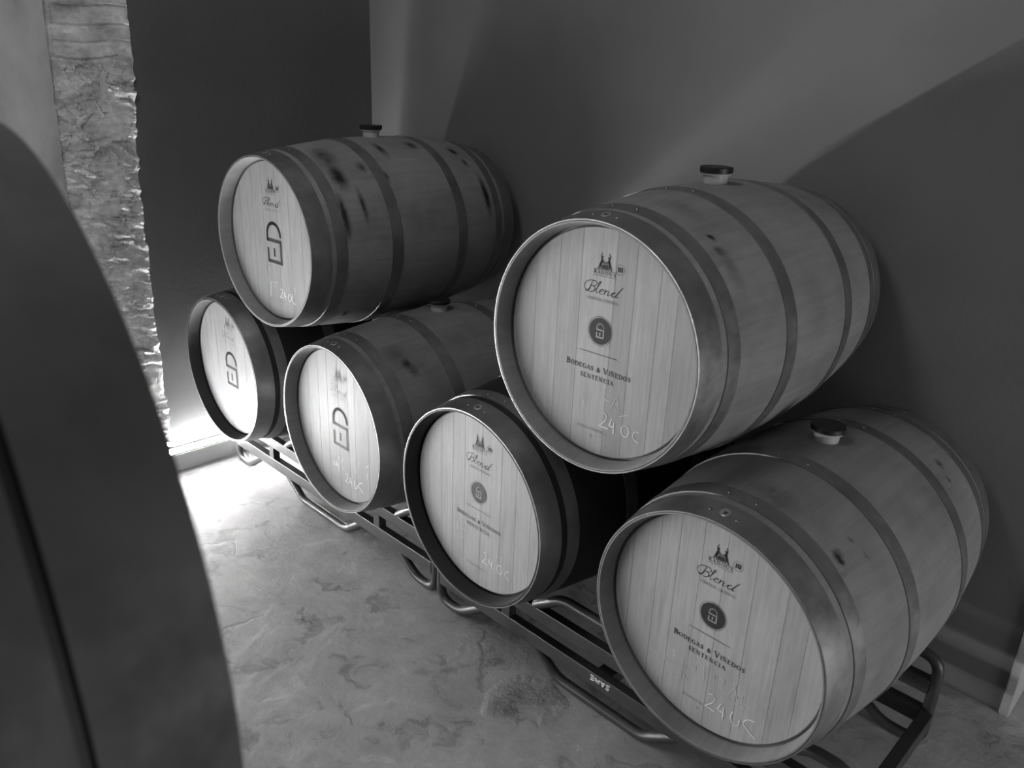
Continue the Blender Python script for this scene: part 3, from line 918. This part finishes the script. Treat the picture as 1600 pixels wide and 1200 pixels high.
# ------------------------------------------------------------------ barrel racks
def make_rack(loc, yaw, label, lettering=False):
    """two-barrel rack: a front and a rear frame (two rails, two posts, bent tubes above and below) tied by cross rails"""
    root = empty('barrel_rack', loc, yaw)
    tag(root, label, 'barrel rack', 'black steel barrel racks')
    HX, CX, HY, r = 0.694, 0.3722, 0.287, 0.0155
    ZL0, ZL1, ZU0, ZU1 = 0.083, 0.130, 0.182, 0.226
    for sy in (-1, 1):
        y0, y1 = (sy * HY - 0.002, sy * HY + 0.028) if sy < 0 else (sy * HY - 0.028, sy * HY + 0.002)
        ym = (y0 + y1) / 2
        bm = bmesh.new()
        box(bm, -HX + 0.012, HX - 0.012, y0, y1, ZL0, ZL1, 0.002)
        lower = obj('lower_rail', bm, M_RACK, root, smooth=False)
        bm = bmesh.new()
        box(bm, -HX + 0.012, HX - 0.012, y0, y1, ZU0, ZU1, 0.002)
        obj('upper_rail', bm, M_RACK, root, smooth=False)
        for sx in (-1, 1):
            bm = bmesh.new()
            box(bm, sx * CX - 0.017, sx * CX + 0.017, y0, y1, ZL1, ZU0)
            obj('post', bm, M_RACK, root, smooth=False)
        for up in (0, 1):
            def Z(z):
                return z if not up else (ZL0 + ZU1) - z
            s = 0.0 if not up else -0.004
            zf = Z(r)
            za = Z(ZL0 + 0.004)
            # the bent tube between the two barrels
            bm = bmesh.new()
            a, c = CX - 0.112, CX - 0.215
            tube(bm, fillet([(-a, ym, za), (-c, ym, zf), (c, ym, zf), (a, ym, za)], 0.03), r)
            obj('saddle_tube' if up else 'foot_tube', bm, M_RACK, root)
            # the looped tube at each end
            for sx in (-1, 1):
                bm = bmesh.new()
                tube(bm, fillet([(sx * (CX + 0.112), ym, za), (sx * (CX + 0.215), ym, zf), (sx * (HX - 0.002), ym, zf), (sx * (HX - 0.002), ym, 0.1545)], [0.035, 0.075], 8), r)
                obj('end_saddle' if up else 'end_foot', bm, M_RACK, root)
        if sy < 0 and lettering:
            # the maker's white letters on the lower rail, upside down
            ik = Ink(y0 - 0.0006)
            A4 = {'S': [[(0.85, 0.9), (0.1, 0.9), (0.1, 0.5), (0.85, 0.5), (0.85, 0.1), (0.1, 0.1)]],
                  'A': [[(0.05, 0.05), (0.45, 0.95), (0.9, 0.05)], [(0.3, 0.28), (0.7, 0.28)]],
                  'M': [[(0.08, 0.05), (0.2, 0.95), (0.5, 0.3), (0.8, 0.95), (0.92, 0.05)]],
                  'E': [[(0.9, 0.9), (0.12, 0.9), (0.12, 0.1), (0.9, 0.1)], [(0.12, 0.5), (0.8, 0.5)]]}
            x1, hh, ww = 0.042, 0.0185, 0.0150
            zt = 0.122
            for k, ch in enumerate('SAME'):
                for pl in A4[ch]:
                    ik.stroke([(x1 - k * 0.0178 - px * ww, zt - pz * hh) for px, pz in pl], 0.0040, join=False, square=(ch in 'SE'))
            obj('painted_lettering', ik.bm, M_WHITE_LETTER, lower, smooth=False)['label'] = 'white upside-down letters'
    for sx in (-1, 1):
        bm = bmesh.new()
        box(bm, sx * HX - 0.016, sx * HX + 0.016, -HY + 0.026, HY - 0.026, ZL0, ZL1, 0.002)
        obj('end_rail', bm, M_RACK, root, smooth=False)
    bm = bmesh.new()
    box(bm, -0.026, 0.026, -HY + 0.026, HY - 0.026, ZL0 + 0.004, ZL1 - 0.003, 0.002)
    obj('cross_rail', bm, M_RACK, root, smooth=False)
    return root

make_rack((-0.1140, 0.149, 0.0), 0.0, 'black steel barrel rack on the floor by the end wall, under the monogram barrels')
make_rack((1.3170, 0.134, 0.0), 0.0, 'black steel barrel rack nearest the camera, with white letters on its rail', lettering=True)

# ------------------------------------------------------------------ the stack across the aisle, out of focus beside the photographer
FX, FY, FZ, FYAW = 1.7996, -1.5109, 1.3725, 3.0962
make_barrel((FX, FY, FZ), FYAW, 'blurred dark barrel filling the left edge beside the photographer', 11, 0.20, 0.4,
            [-0.2, -0.13, -0.06, 0.02, 0.09, 0.17], T8, [], None, 'barrels across the aisle', hoops=[(0.0, 0.064), (0.0705, 0.112)] + HOOPS[2:], hoop_mat=M_HOOP_SHADE)
fa = Vector((-math.sin(FYAW), math.cos(FYAW), 0))
fr_ = Vector((math.cos(FYAW), math.sin(FYAW), 0))
mid = Vector((FX, FY, 0)) + fa * HALF
rk = mid - fr_ * 0.3722
ZR = FZ - 0.5703
make_rack((rk.x, rk.y, ZR), FYAW, 'black steel rack under the blurred barrel across the aisle')
ZLOW = FZ - 2 * 0.4158
for k, (sx, lab) in enumerate(((0, 'lower oak barrel under the blurred one across the aisle'), (1, 'lower oak barrel across the aisle, beneath the photographer'))):
    q = Vector((FX, FY, 0)) + fr_ * (-0.7444 * sx)
    make_barrel((q.x, q.y, ZLOW), FYAW, lab, 12 + k, 0.24, 0.45, [-0.2, -0.13, -0.06, 0.02, 0.09, 0.17], T8, [], None, 'barrels across the aisle')
make_rack((rk.x, rk.y, ZLOW - 0.5703), FYAW, 'black steel rack standing on the floor across the aisle')
